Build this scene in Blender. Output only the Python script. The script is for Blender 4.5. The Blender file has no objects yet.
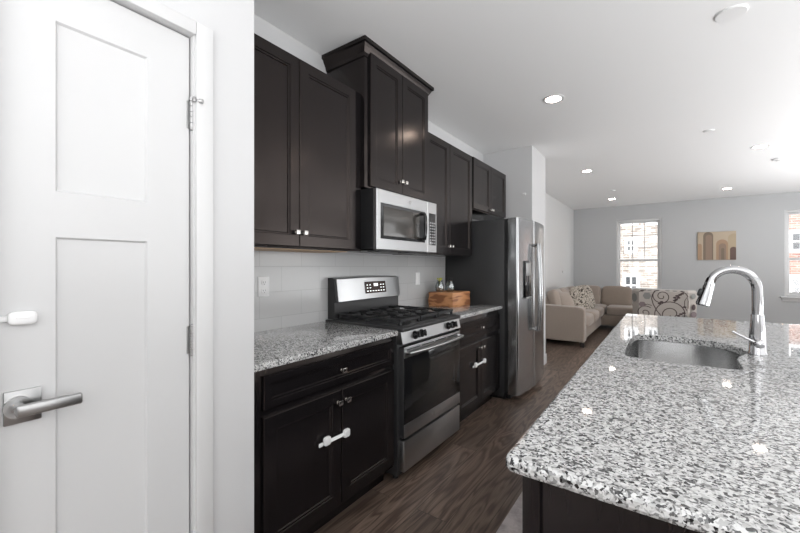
import bpy, bmesh, math, random
from mathutils import Vector, Matrix
random.seed(7)
C = bpy.context.scene.collection
R = math.radians
PI = math.pi

# ---------------------------------------------------------------- camera, world, exposure
cam_d = bpy.data.cameras.new('camera'); cam = bpy.data.objects.new('camera', cam_d); C.objects.link(cam)
cam_d.sensor_width = 36; cam_d.lens = 373.7/800*36; cam_d.clip_start = 0.02; cam_d.clip_end = 200
cam.location = (0, 0, 1.29); cam.rotation_euler = (R(90), 0, R(35.44))
bpy.context.scene.camera = cam
vs = bpy.context.scene.view_settings
vs.view_transform = 'Standard'; vs.look = 'None'; vs.gamma = 1; vs.exposure = 0.0; vs.use_curve_mapping = False
w = bpy.data.worlds.new('world'); bpy.context.scene.world = w; w.use_nodes = True
bg = w.node_tree.nodes['Background']; bg.inputs[0].default_value = (0.97, 0.985, 1, 1); bg.inputs[1].default_value = 4.3
LAMP = 29.0

def area(name, loc, rot, sx, sy, power, col=(1, 1, 1)):
    l = bpy.data.lights.new(name, 'AREA'); l.shape = 'RECTANGLE'; l.size = sx; l.size_y = sy; l.energy = power; l.color = col
    o = bpy.data.objects.new(name, l); C.objects.link(o); o.location = loc; o.rotation_euler = rot
    return o
# two unseen area lights, added to brighten the ceiling; not lamps of the room
# both face up, one behind the camera, one right of the living area
area('ceiling_fill_kitchen', (1.4, -2.1, 1.2), (R(180), 0, 0), 5.0, 3.4, 215, (.97, .985, 1))
area('ceiling_fill_living', (3.15, 4.0, .7), (R(180), R(-7), 0), 1.9, 9.5, 310, (.97, .985, 1))

# ---------------------------------------------------------------- materials
def mat(name, col=(.8, .8, .8), rough=.5, metal=0, **k):
    m = bpy.data.materials.new(name); m.use_nodes = True
    b = m.node_tree.nodes['Principled BSDF']
    b.inputs['Base Color'].default_value = (*col, 1); b.inputs['Roughness'].default_value = rough; b.inputs['Metallic'].default_value = metal
    for kk, v in k.items():
        b.inputs[kk.replace('_', ' ')].default_value = v
    return m
def nodes(m): return m.node_tree.nodes, m.node_tree.links, m.node_tree.nodes['Principled BSDF']
def N(m, t, **k):
    n = m.node_tree.nodes.new(t)
    for a, v in k.items():
        if a in n.inputs: n.inputs[a].default_value = v
        else: setattr(n, a, v)
    return n
def coords(m, scale=(1, 1, 1), kind='Object', rot=(0, 0, 0)):
    t = N(m, 'ShaderNodeTexCoord'); mp = N(m, 'ShaderNodeMapping'); mp.inputs['Scale'].default_value = scale; mp.inputs['Rotation'].default_value = rot
    m.node_tree.links.new(t.outputs[kind], mp.inputs[0]); return mp.outputs[0]
def ramp(m, stops, inter='LINEAR'):
    r = N(m, 'ShaderNodeValToRGB'); e = r.color_ramp.elements; r.color_ramp.interpolation = inter
    while len(e) < len(stops): e.new(0.5)
    for i, (p, c) in enumerate(stops):
        e[i].position = p; e[i].color = (*c, 1) if len(c) == 3 else c
    return r
def mixc(m, fac, a, b, mode='MIX'):
    x = N(m, 'ShaderNodeMix'); x.data_type = 'RGBA'; x.blend_type = mode
    L = m.node_tree.links
    for s, v in ((0, fac), (6, a), (7, b)):
        if hasattr(v, 'is_output'): L.new(v, x.inputs[s])
        elif s == 0: x.inputs[0].default_value = v
        else: x.inputs[s].default_value = (*v, 1)
    return x.outputs[2]
def bump(m, h, strength=.2, dist=.01):
    b = N(m, 'ShaderNodeBump'); b.inputs['Strength'].default_value = strength; b.inputs['Distance'].default_value = dist
    m.node_tree.links.new(h, b.inputs['Height']); m.node_tree.links.new(b.outputs[0], m.node_tree.nodes['Principled BSDF'].inputs['Normal'])

def painted(name, col, rough=.55, tex=.05, scale=160):
    m = mat(name, col, rough); v = coords(m); n = N(m, 'ShaderNodeTexNoise', Scale=scale, Detail=3.0)
    m.node_tree.links.new(v, n.inputs['Vector']); bump(m, n.outputs[0], tex, .002); return m
M = {}
M['wall_white'] = painted('wall_white', (.60, .60, .604))
M['wall_grey'] = painted('wall_grey', (.47, .475, .48))
M['wall_light'] = painted('wall_light', (.66, .66, .655))
M['ceiling'] = painted('ceiling_paint', (.84, .84, .84), .7, .22, 60)
M['trim'] = mat('trim_white', (.64, .64, .64), .35)
M['door_white'] = mat('door_white', (.60, .60, .602), .35)
M['white_plastic'] = mat('white_plastic', (.82, .82, .82), .3)
M['grey_plastic'] = mat('grey_plastic', (.45, .45, .46), .4)
M['black'] = mat('black_plastic', (.012, .012, .013), .35)
M['black_gloss'] = mat('black_gloss', (.01, .01, .011), .08)
M['cast'] = mat('cast_iron', (.022, .022, .023), .5)
M['nickel'] = mat('satin_nickel', (.62, .6, .57), .25, 1)
M['satin'] = mat('satin_handle', (.42, .42, .42), .3, 1)
M['chrome'] = mat('chrome', (.5, .5, .51), .06, 1)
M['fridge_side'] = painted('fridge_side', (.035, .035, .036), .42, .2, 300)
M['charcoal_enamel'] = mat('charcoal_enamel', (.03, .03, .031), .35)
M['natural_edge'] = mat('unfinished_birch', (.55, .38, .24), .6)
M['towel'] = mat('sofa_leg', (.02, .017, .015), .5)

def steel(name, col=(.4, .4, .4), rough=.26, axis='z', amt=.02):
    m = mat(name, col, rough, 1)
    sc = {'z': (400, 400, 2), 'y': (400, 2, 400), 'x': (2, 400, 400)}[axis]
    v = coords(m, sc); n = N(m, 'ShaderNodeTexNoise', Scale=1.0, Detail=2.0); m.node_tree.links.new(v, n.inputs['Vector'])
    r = ramp(m, [(0.3, (rough-amt,)*3), (.7, (rough+amt,)*3)]); m.node_tree.links.new(n.outputs[0], r.inputs[0]); m.node_tree.links.new(r.outputs[0], m.node_tree.nodes['Principled BSDF'].inputs['Roughness'])
    return m
M['steel'] = steel('brushed_steel', (.50, .505, .51), .33, 'y')
M['steel_fridge'] = steel('brushed_steel_fridge', (.42, .425, .43), .2, 'y')
M['steel_sink'] = steel('sink_steel', (.72, .72, .72), .2, 'y')

def espresso():
    m = mat('espresso_wood', (.016, .0125, .0125), .3, 0)
    nd, L, b = nodes(m)
    v = coords(m, (60, 60, 1.6)); n = N(m, 'ShaderNodeTexNoise', Scale=1.0, Detail=4.0); L.new(v, n.inputs['Vector'])
    c = mixc(m, n.outputs[0], (.006, .0055, .006), (.011, .0095, .0105)); L.new(c, b.inputs['Base Color'])
    r = ramp(m, [(.3, (.17,)*3), (.7, (.23,)*3)]); L.new(n.outputs[0], r.inputs[0]); L.new(r.outputs[0], b.inputs['Roughness'])
    b.inputs['Specular Tint'].default_value = (1, .82, .74, 1); b.inputs['IOR'].default_value = 1.40
    bump(m, n.outputs[0], .05, .001)
    return m
M['espresso'] = espresso()

def granite():
    m = mat('speckled_granite', (.6, .6, .6), .035)
    nd, L, b = nodes(m)
    v = coords(m, (1, 1, 1))
    nz = N(m, 'ShaderNodeTexNoise', Scale=90.0, Detail=2.0); L.new(v, nz.inputs['Vector'])
    wv = N(m, 'ShaderNodeVectorMath', operation='SCALE'); wv.inputs['Scale'].default_value = .012
    L.new(nz.outputs['Color'], wv.inputs[0])
    ad = N(m, 'ShaderNodeVectorMath', operation='ADD'); L.new(v, ad.inputs[0]); L.new(wv.outputs[0], ad.inputs[1])
    def cells(s):
        x = N(m, 'ShaderNodeTexVoronoi', Scale=s); L.new(ad.outputs[0], x.inputs['Vector'])
        sp = N(m, 'ShaderNodeSeparateColor'); L.new(x.outputs['Color'], sp.inputs[0]); return sp.outputs[0]
    a = cells(150.0); a2 = cells(230.0)
    r1 = ramp(m, [(0, (.012, .012, .013)), (.11, (.08, .08, .08)), (.22, (.22, .22, .218)), (.42, (.46, .46, .455)), (.70, (.62, .62, .615))], 'CONSTANT'); L.new(a, r1.inputs[0])
    r2 = ramp(m, [(0, (.012, .012, .013)), (.15, (.13, .13, .13)), (.33, (.42, .42, .415)), (.6, (.64, .64, .635))], 'CONSTANT'); L.new(a2, r2.inputs[0])
    big = N(m, 'ShaderNodeTexNoise', Scale=30.0, Detail=2.0); L.new(v, big.inputs['Vector'])
    rb = ramp(m, [(.46, (0,)*3), (.54, (1,)*3)]); L.new(big.outputs[0], rb.inputs[0])
    c = mixc(m, rb.outputs[0], r1.outputs[0], r2.outputs[0]); L.new(c, b.inputs['Base Color'])
    b.inputs['IOR'].default_value = 1.55
    return m
M['granite'] = granite()

def plank_floor():
    m = mat('dark_plank_floor', (.1, .07, .05), .38)
    nd, L, b = nodes(m)
    t = N(m, 'ShaderNodeTexCoord'); mp = N(m, 'ShaderNodeMapping'); mp.inputs['Rotation'].default_value = (0, 0, R(90)); L.new(t.outputs['Object'], mp.inputs[0])
    br = N(m, 'ShaderNodeTexBrick'); br.offset = .37; br.inputs['Scale'].default_value = 1; br.inputs['Brick Width'].default_value = 1.22; br.inputs['Row Height'].default_value = .18
    br.inputs['Mortar Size'].default_value = .0012; br.inputs['Color1'].default_value = (0, 0, 0, 1); br.inputs['Color2'].default_value = (1, 1, 1, 1); br.inputs['Mortar'].default_value = (.5, .5, .5, 1)
    L.new(mp.outputs[0], br.inputs['Vector'])
    off = N(m, 'ShaderNodeVectorMath', operation='SCALE'); off.inputs['Scale'].default_value = 7.3; L.new(br.outputs['Color'], off.inputs[0])
    ad = N(m, 'ShaderNodeVectorMath', operation='ADD'); L.new(mp.outputs[0], ad.inputs[0]); L.new(off.outputs[0], ad.inputs[1])
    mp2 = N(m, 'ShaderNodeMapping'); mp2.inputs['Scale'].default_value = (1.1, 8, 1); L.new(ad.outputs[0], mp2.inputs[0])
    n1 = N(m, 'ShaderNodeTexNoise', Scale=1.0, Detail=2.0, Distortion=.6); L.new(mp2.outputs[0], n1.inputs['Vector'])
    mu = N(m, 'ShaderNodeMath', operation='MULTIPLY'); mu.inputs[1].default_value = 60; L.new(n1.outputs[0], mu.inputs[0])
    sn = N(m, 'ShaderNodeMath', operation='SINE'); L.new(mu.outputs[0], sn.inputs[0])
    mp3 = N(m, 'ShaderNodeMapping'); mp3.inputs['Scale'].default_value = (6, 170, 1); L.new(ad.outputs[0], mp3.inputs[0])
    n2 = N(m, 'ShaderNodeTexNoise', Scale=1.0, Detail=5.0); L.new(mp3.outputs[0], n2.inputs['Vector'])
    rg = ramp(m, [(0, (.085, .056, .043)), (.45, (.15, .106, .082)), (1, (.185, .134, .104))])
    mr = N(m, 'ShaderNodeMapRange'); mr.inputs['From Min'].default_value = -1; mr.inputs['From Max'].default_value = 1; L.new(sn.outputs[0], mr.inputs[0]); L.new(mr.outputs[0], rg.inputs[0])
    r2 = ramp(m, [(.3, (.55,)*3), (.7, (1.25,)*3)]); L.new(n2.outputs[0], r2.inputs[0])
    c = mixc(m, .8, rg.outputs[0], r2.outputs[0], 'MULTIPLY')
    rp = ramp(m, [(0, (.72,)*3), (1, (1.25,)*3)]); L.new(br.outputs['Color'], rp.inputs[0])
    c = mixc(m, 1.0, c, rp.outputs[0], 'MULTIPLY')
    c = mixc(m, br.outputs['Fac'], c, (.02, .015, .012)); L.new(c, b.inputs['Base Color'])
    bump(m, n2.outputs[0], .12, .002)
    return m
M['floor'] = plank_floor()

def tile():
    m = mat('backsplash_tile', (.6, .6, .6), .16)
    nd, L, b = nodes(m)
    t = N(m, 'ShaderNodeTexCoord'); sx = N(m, 'ShaderNodeSeparateXYZ'); L.new(t.outputs['Object'], sx.inputs[0])
    cb = N(m, 'ShaderNodeCombineXYZ'); L.new(sx.outputs[1], cb.inputs[0]); L.new(sx.outputs[2], cb.inputs[1])
    br = N(m, 'ShaderNodeTexBrick'); br.inputs['Scale'].default_value = 1; br.inputs['Brick Width'].default_value = .305; br.inputs['Row Height'].default_value = .152
    br.inputs['Mortar Size'].default_value = .0015; br.inputs['Mortar Smooth'].default_value = .3
    br.inputs['Color1'].default_value = (.5, .5, .5, 1); br.inputs['Color2'].default_value = (.535, .535, .535, 1); br.inputs['Mortar'].default_value = (.40, .40, .40, 1)
    L.new(cb.outputs[0], br.inputs['Vector']); L.new(br.outputs['Color'], b.inputs['Base Color'])
    inv = N(m, 'ShaderNodeMath', operation='SUBTRACT'); inv.inputs[0].default_value = 1; L.new(br.outputs['Fac'], inv.inputs[1]); bump(m, inv.outputs[0], .35, .002)
    return m
M['tile'] = tile()

def fabric(name, c1, c2, scale=220, rough=.95):
    m = mat(name, c1, rough); nd, L, b = nodes(m); v = coords(m)
    n = N(m, 'ShaderNodeTexNoise', Scale=float(scale), Detail=3.0); L.new(v, n.inputs['Vector'])
    L.new(mixc(m, n.outputs[0], c1, c2), b.inputs['Base Color']); bump(m, n.outputs[0], .4, .003)
    b.inputs['Sheen Weight'].default_value = .25
    return m
M['sofa'] = fabric('beige_suede', (.235, .185, .15), (.30, .245, .20), 60)
M['sofa_light'] = fabric('beige_suede_back', (.275, .225, .19), (.36, .30, .255), 60)
M['floral'] = fabric('floral_cloth', (.38, .345, .315), (.46, .42, .385), 200)
M['vine'] = mat('vine_print', (.07, .05, .05), .9)
M['flower_grey'] = mat('flower_grey_print', (.23, .23, .22), .9)
M['flower_mauve'] = mat('flower_mauve_print', (.2, .16, .165), .9)
def leopard():
    m = mat('scroll_print_cloth', (.6, .55, .48), .9); nd, L, b = nodes(m); v = coords(m)
    n = N(m, 'ShaderNodeTexNoise', Scale=17.0, Detail=0.0, Distortion=1.2); L.new(v, n.inputs['Vector'])
    r = ramp(m, [(.44, (.46, .41, .35)), (.455, (.05, .038, .03)), (.555, (.05, .038, .03)), (.575, (.46, .41, .35))]); L.new(n.outputs[0], r.inputs[0])
    L.new(r.outputs[0], b.inputs['Base Color']); return m
M['scroll'] = leopard()
def acacia():
    m = mat('live_edge_wood', (.5, .2, .08), .5); nd, L, b = nodes(m); v = coords(m, (5, 2.2, 14))
    n = N(m, 'ShaderNodeTexNoise', Scale=1.0, Detail=2.0, Distortion=.3); L.new(v, n.inputs['Vector'])
    mu = N(m, 'ShaderNodeMath', operation='MULTIPLY'); mu.inputs[1].default_value = 16; L.new(n.outputs[0], mu.inputs[0]); sn = N(m, 'ShaderNodeMath', operation='SINE'); L.new(mu.outputs[0], sn.inputs[0])
    r = ramp(m, [(0, (.26, .10, .04)), (.35, (.43, .19, .08)), (1, (.56, .27, .12))]); L.new(sn.outputs[0], r.inputs[0]); L.new(r.outputs[0], b.inputs['Base Color']); return m
M['acacia'] = acacia()
def mat_rug():
    m = mat('mat_marble_print', (.5, .45, .44), .6); nd, L, b = nodes(m); v = coords(m)
    n = N(m, 'ShaderNodeTexNoise', Scale=12.0, Detail=8.0, Roughness=.7); L.new(v, n.inputs['Vector'])
    r = ramp(m, [(.35, (.3, .265, .26)), (.6, (.52, .475, .465))]); L.new(n.outputs[0], r.inputs[0]); L.new(r.outputs[0], b.inputs['Base Color']); return m
M['mat'] = mat_rug()
def brick(name, a, b_, mortar):
    m = mat(name, a, .9); nd, L, b = nodes(m)
    t = N(m, 'ShaderNodeTexCoord'); sx = N(m, 'ShaderNodeSeparateXYZ'); L.new(t.outputs['Object'], sx.inputs[0])
    cb = N(m, 'ShaderNodeCombineXYZ'); L.new(sx.outputs[0], cb.inputs[0]); L.new(sx.outputs[2], cb.inputs[1])
    br = N(m, 'ShaderNodeTexBrick'); br.inputs['Scale'].default_value = 1; br.inputs['Brick Width'].default_value = .26; br.inputs['Row Height'].default_value = .085; br.inputs['Mortar Size'].default_value = .011
    br.inputs['Color1'].default_value = (*a, 1); br.inputs['Color2'].default_value = (*b_, 1); br.inputs['Mortar'].default_value = (*mortar, 1)
    L.new(cb.outputs[0], br.inputs['Vector'])
    n = N(m, 'ShaderNodeTexNoise', Scale=4.0, Detail=4.0); L.new(cb.outputs[0], n.inputs['Vector'])
    r = ramp(m, [(.35, (.75,)*3), (.65, (1.2,)*3)]); L.new(n.outputs[0], r.inputs[0])
    L.new(mixc(m, 1.0, br.outputs['Color'], r.outputs[0], 'MULTIPLY'), b.inputs['Base Color']); return m
M['brick_tan'] = brick('tan_brick', (.20, .16, .135), (.46, .40, .35), (.50, .475, .44))
M['brick_red'] = brick('red_brick', (.28, .12, .09), (.42, .23, .17), (.46, .40, .36))
M['ext_white'] = mat('exterior_white', (.85, .85, .85), .6)
M['ext_glass'] = mat('exterior_glass', (.06, .065, .07), .15)
def glassm(name, col=(1, 1, 1), rough=0.0, mixf=.92):
    m = bpy.data.materials.new(name); m.use_nodes = True; nt = m.node_tree; nt.nodes.clear()
    o = nt.nodes.new('ShaderNodeOutputMaterial'); mx = nt.nodes.new('ShaderNodeMixShader'); tr = nt.nodes.new('ShaderNodeBsdfTransparent'); g = nt.nodes.new('ShaderNodeBsdfGlossy')
    tr.inputs[0].default_value = (*col, 1); g.inputs['Roughness'].default_value = rough; mx.inputs[0].default_value = 1-mixf
    nt.links.new(tr.outputs[0], mx.inputs[1]); nt.links.new(g.outputs[0], mx.inputs[2]); nt.links.new(mx.outputs[0], o.inputs[0]); return m
M['pane'] = glassm('window_glass')
M['jar_glass'] = glassm('jar_glass', (.75, .8, .8), .02, .72)
M['oven_glass'] = mat('oven_glass', (.018, .017, .016), .09)
M['mw_glass'] = mat('microwave_glass', (.05, .045, .04), .16)
M['yellow'] = mat('yellow_green', (.55, .55, .08), .5)
M['amber'] = mat('amber_cork', (.45, .2, .06), .5)
M['panel_dark'] = mat('control_glass', (.05, .03, .025), .15)
def emis(name, col, s):
    m = mat(name, col, .5); b = m.node_tree.nodes['Principled BSDF']; b.inputs['Emission Color'].default_value = (*col, 1); b.inputs['Emission Strength'].default_value = s; return m
M['lamp'] = emis('lamp_lens', (1, .89, .80), LAMP)
M['digits'] = emis('display_digits', (1, 1, 1), 1.5)
M['canvas'] = mat('canvas_cream', (.50, .41, .31), .85)
for i, c in enumerate([(.21, .165, .125), (.40, .27, .18), (.29, .21, .16), (.15, .10, .085), (.46, .37, .26), (.40, .30, .21)]): M['arch%d' % i] = mat('arch_paint_%s' % 'abcdef'[i], c, .85)

# ---------------------------------------------------------------- mesh helpers
class MB:
    def __init__(s): s.bm = bmesh.new(); s.mi = 0
    def _merge(s, b):
        me = bpy.data.meshes.new('tmp')
        for f in b.faces: f.material_index = s.mi
        b.to_mesh(me); b.free(); s.bm.from_mesh(me); bpy.data.meshes.remove(me); return s
    def mat(s, i): s.mi = i; return s
    def box(s, x0, x1, y0, y1, z0, z1, bev=0, seg=2, M4=None):
        b = bmesh.new(); bmesh.ops.create_cube(b, size=1)
        for v in b.verts: v.co = Vector(((x0+x1)/2+v.co.x*(x1-x0), (y0+y1)/2+v.co.y*(y1-y0), (z0+z1)/2+v.co.z*(z1-z0)))
        if bev: bmesh.ops.bevel(b, geom=list(b.edges), offset=bev, segments=seg, profile=.5, affect='EDGES')
        if M4 is not None: bmesh.ops.transform(b, matrix=M4, verts=b.verts)
        return s._merge(b)
    def cyl(s, p0, p1, r0, r1=None, seg=24, caps=True):
        r1 = r0 if r1 is None else r1; p0 = Vector(p0); p1 = Vector(p1); d = p1-p0
        b = bmesh.new(); bmesh.ops.create_cone(b, cap_ends=caps, segments=seg, radius1=r0, radius2=r1, depth=d.length)
        q = Vector((0, 0, 1)).rotation_difference(d.normalized()).to_matrix().to_4x4()
        bmesh.ops.transform(b, matrix=Matrix.Translation((p0+p1)/2) @ q, verts=b.verts); return s._merge(b)
    def sphere(s, c, r, sc=(1, 1, 1)):
        b = bmesh.new(); bmesh.ops.create_uvsphere(b, u_segments=24, v_segments=14, radius=r)
        for v in b.verts: v.co = Vector((c[0]+v.co.x*sc[0], c[1]+v.co.y*sc[1], c[2]+v.co.z*sc[2]))
        return s._merge(b)
    def lathe(s, prof, c, axis=(0, 0, 1), seg=32):
        b = bmesh.new(); q = Vector((0, 0, 1)).rotation_difference(Vector(axis).normalized()).to_matrix()
        rings = []
        for r, z in prof:
            rings.append([b.verts.new(Vector(c)+q @ Vector((r*math.cos(2*PI*i/seg), r*math.sin(2*PI*i/seg), z))) for i in range(seg)])
        for a, d in zip(rings, rings[1:]):
            for i in range(seg): b.faces.new((a[i], a[(i+1) % seg], d[(i+1) % seg], d[i]))
        if prof[0][0] > 1e-4: b.faces.new(rings[0][::-1])
        if prof[-1][0] > 1e-4: b.faces.new(rings[-1])
        bmesh.ops.remove_doubles(b, verts=b.verts, dist=1e-6); bmesh.ops.recalc_face_normals(b, faces=b.faces); return s._merge(b)
    def tube(s, pts, r, seg=14, ell=(1, 1)):
        pts = [Vector(p) for p in pts]; n = len(pts); rr = r if isinstance(r, (list, tuple)) else [r]*n
        b = bmesh.new(); rings = []; up = None
        for i, p in enumerate(pts):
            t = (pts[min(i+1, n-1)]-pts[max(i-1, 0)]).normalized()
            if up is None: up = t.orthogonal().normalized()
            up = (up-t*up.dot(t)).normalized(); sd = t.cross(up)
            rings.append([b.verts.new(p+(up*math.cos(a)*ell[0]+sd*math.sin(a)*ell[1])*rr[i]) for a in [2*PI*k/seg for k in range(seg)]])
        for a, d in zip(rings, rings[1:]):
            for i in range(seg): b.faces.new((a[i], a[(i+1) % seg], d[(i+1) % seg], d[i]))
        b.faces.new(rings[0][::-1]); b.faces.new(rings[-1]); bmesh.ops.recalc_face_normals(b, faces=b.faces); return s._merge(b)
    def loops(s, loops, close=True, back=False):
        """list of point rings, bridged; last ring filled"""
        b = bmesh.new(); rings = [[b.verts.new(Vector(p)) for p in l] for l in loops]; k = len(loops[0])
        for a, d in zip(rings, rings[1:]):
            for i in range(k): b.faces.new((a[i], a[(i+1) % k], d[(i+1) % k], d[i]))
        if close: b.faces.new(rings[-1])
        if back: b.faces.new(rings[0][::-1])
        bmesh.ops.recalc_face_normals(b, faces=b.faces)
        return s._merge(b)
    def super(s, c, h, n=5.0, cuts=9, M4=None, thin=0):
        b = bmesh.new(); bmesh.ops.create_cube(b, size=2); bmesh.ops.subdivide_edges(b, edges=b.edges, cuts=cuts, use_grid_fill=True)
        for v in b.verts:
            u = v.co.copy(); k = (abs(u.x)**n+abs(u.y)**n+abs(u.z)**n)**(1/n); u /= k
            if thin: u.x *= (1-thin*(abs(u.y)**3))*(1-thin*(abs(u.z)**3))
            v.co = Vector((u.x*h[0], u.y*h[1], u.z*h[2]))
        if M4 is not None: bmesh.ops.transform(b, matrix=M4, verts=b.verts)
        bmesh.ops.translate(b, vec=Vector(c), verts=b.verts); return s._merge(b)
    def prism(s, poly, axis, a0, a1):
        """extrude a 2D polygon along an axis"""
        def P(p, a): return {'x': (a, p[0], p[1]), 'y': (p[0], a, p[1]), 'z': (p[0], p[1], a)}[axis]
        b = bmesh.new(); A = [b.verts.new(P(p, a0)) for p in poly]; B = [b.verts.new(P(p, a1)) for p in poly]; k = len(poly)
        for i in range(k): b.faces.new((A[i], A[(i+1) % k], B[(i+1) % k], B[i]))
        b.faces.new(A[::-1]); b.faces.new(B); bmesh.ops.recalc_face_normals(b, faces=b.faces); return s._merge(b)
    def build(s, name, mats, parent=None, flat=False, label=None):
        me = bpy.data.meshes.new(name)
        off = Vector((0, 0, 0)); p = parent
        while p is not None: off += p.location; p = p.parent
        if parent is None and getattr(s, 'origin', None) is not None: off = Vector(s.origin)
        bmesh.ops.translate(s.bm, vec=-off, verts=s.bm.verts); s.bm.to_mesh(me); s.bm.free()
        if not isinstance(mats, (list, tuple)): mats = [mats]
        for m in mats: me.materials.append(M[m] if isinstance(m, str) else m)
        if not flat:
            me.shade_smooth(); me.set_sharp_from_angle(angle=R(32))
        o = bpy.data.objects.new(name, me); C.objects.link(o); o.parent = parent
        if parent is None and getattr(s, 'origin', None) is not None: o.location = s.origin
        if label: o['label'] = label
        return o
def at(mb, origin): mb.origin = origin; return mb
def thing(name, label, cat, loc=(0, 0, 0), group=None):
    o = bpy.data.objects.new(name, None); C.objects.link(o); o.location = loc; o.empty_display_size = .05
    o['label'] = label; o['category'] = cat
    if group: o['group'] = group
    return o
def tag(o, label, cat, group=None):
    o['label'] = label; o['category'] = cat
    if group: o['group'] = group
    return o
def struct(o, label=None):
    o['kind'] = 'structure'
    if label: o['label'] = label
    return o
def dup(root, loc, label, group=None):
    r = root.copy(); C.objects.link(r); r.location = loc; r['label'] = label
    if group: r['group'] = group
    for ch in root.children:
        c = ch.copy(); C.objects.link(c); c.parent = r
        for g in ch.children:
            d = g.copy(); C.objects.link(d); d.parent = c
    return r
def rectx(x, y0, y1, z0, z1, i):
    return [(x, y0+i, z0+i), (x, y1-i, z0+i), (x, y1-i, z1-i), (x, y0+i, z1-i)]
def panel_x(mb, x, y0, y1, z0, z1, t=.02, fw=.058, sgn=1):
    """framed cabinet front facing +X (sgn 1): x is its front plane"""
    prof = [(0, -t), (0, -.003), (.003, 0), (fw, 0), (fw+.003, -.004), (fw+.010, -.005), (fw+.014, -.010), (fw+.02, -.010)]
    mb.loops([rectx(x+sgn*d, y0, y1, z0, z1, i) for i, d in prof], back=True); return mb

# ---------------------------------------------------------------- setting
CE = 2.743
struct(MB().box(-3.0, 4.2, -4, 10.6, -.1, 0).build('floor', 'floor', flat=True), 'dark brown wood plank floor')
struct(MB().box(-3.0, 4.2, -4, 10.6, CE, CE+.12).build('ceiling', 'ceiling', flat=True), 'white ceiling with recessed lights')
struct(MB().box(-2.05, -1.93, .832, 4.574, 0, CE).build('wall_kitchen', 'wall_white', flat=True))
struct(MB().box(-2.05, -1.93, 5.19, 10.4, 0, CE).build('wall_left', 'wall_light', flat=True), 'light wall left of the living area')
struct(MB().box(-2.05, -1.31, 4.574, 5.19, 0, CE).build('wall_partition', 'wall_white', flat=True), 'white wall stub beside the refrigerator')
pw = MB(); XP = -1.27; DY0, DY1, DT = .150, .618, 2.06
pw.box(-1.38, XP, -4, DY0, 0, CE); pw.box(-1.38, XP, DY1, .832, 0, CE); pw.box(-1.38, XP, DY0, DY1, DT, CE)
pw.box(-2.05, -1.38, .722, .832, 0, CE)
struct(pw.build('wall_pantry', 'wall_white', flat=True), 'white pantry wall around the panelled door')
struct(MB().box(-2.05, -2.0, -4, .722, 0, CE).build('wall_pantry_rear', 'wall_white', flat=True))
def holed(name, m, y0, y1, x0, x1, holes):
    mb = MB(); xs = x0
    for hx0, hx1, hz0, hz1 in holes:
        mb.box(xs, hx0, y0, y1, 0, CE); mb.box(hx0, hx1, y0, y1, 0, hz0); mb.box(hx0, hx1, y0, y1, hz1, CE); xs = hx1
    mb.box(xs, x1, y0, y1, 0, CE)
    return struct(mb.build(name, m, flat=True), 'grey far wall with two windows')
WZ0, WZ1 = .70, 2.40
W1 = (-.985, -.075); W2 = (1.90, 2.81)
holed('wall_far', 'wall_grey', 10.4, 10.56, -2.05, 4.2, [(W1[0], W1[1], WZ0, WZ1), (W2[0], W2[1], WZ0, WZ1)])
# right wall with an opening added out of view to let daylight in
rw = MB()
for a, b_, z0, z1 in ((-4, -.5, 0, CE), (-.5, 2.2, 0, CE), (2.2, 5.2, 0, CE), (5.2, 7.6, 0, .9), (5.2, 7.6, 2.2, CE), (7.6, 10.6, 0, CE)): rw.box(4.2, 4.32, a, b_, z0, z1)
struct(rw.build('wall_right', 'wall_light', flat=True))

bw = MB()  # unseen back wall, put in to cut the daylight from behind
for a, b_, z0, z1 in ((-1.27, .2, 0, CE), (.2, 2.6, 0, 1.2), (.2, 2.6, 2.1, CE), (2.6, 4.2, 0, CE)): bw.box(a, b_, -4.12, -4, z0, z1)
struct(bw.build('wall_back', 'wall_light', flat=True))
# baseboards
struct(MB().box(-1.93, -1.915, 5.203, 10.4, 0, .13, .003).build('baseboard_left', 'trim'))
struct(MB().box(-1.93, 4.2, 10.385, 10.4, 0, .13, .003).build('baseboard_far', 'trim'))
bb = MB(); bb.box(-1.31, -1.297, 4.574, 5.203, 0, .13, .003); bb.box(-1.9, -1.297, 5.19, 5.203, 0, .13, .003)
struct(bb.build('baseboard_partition', 'trim'))

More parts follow.
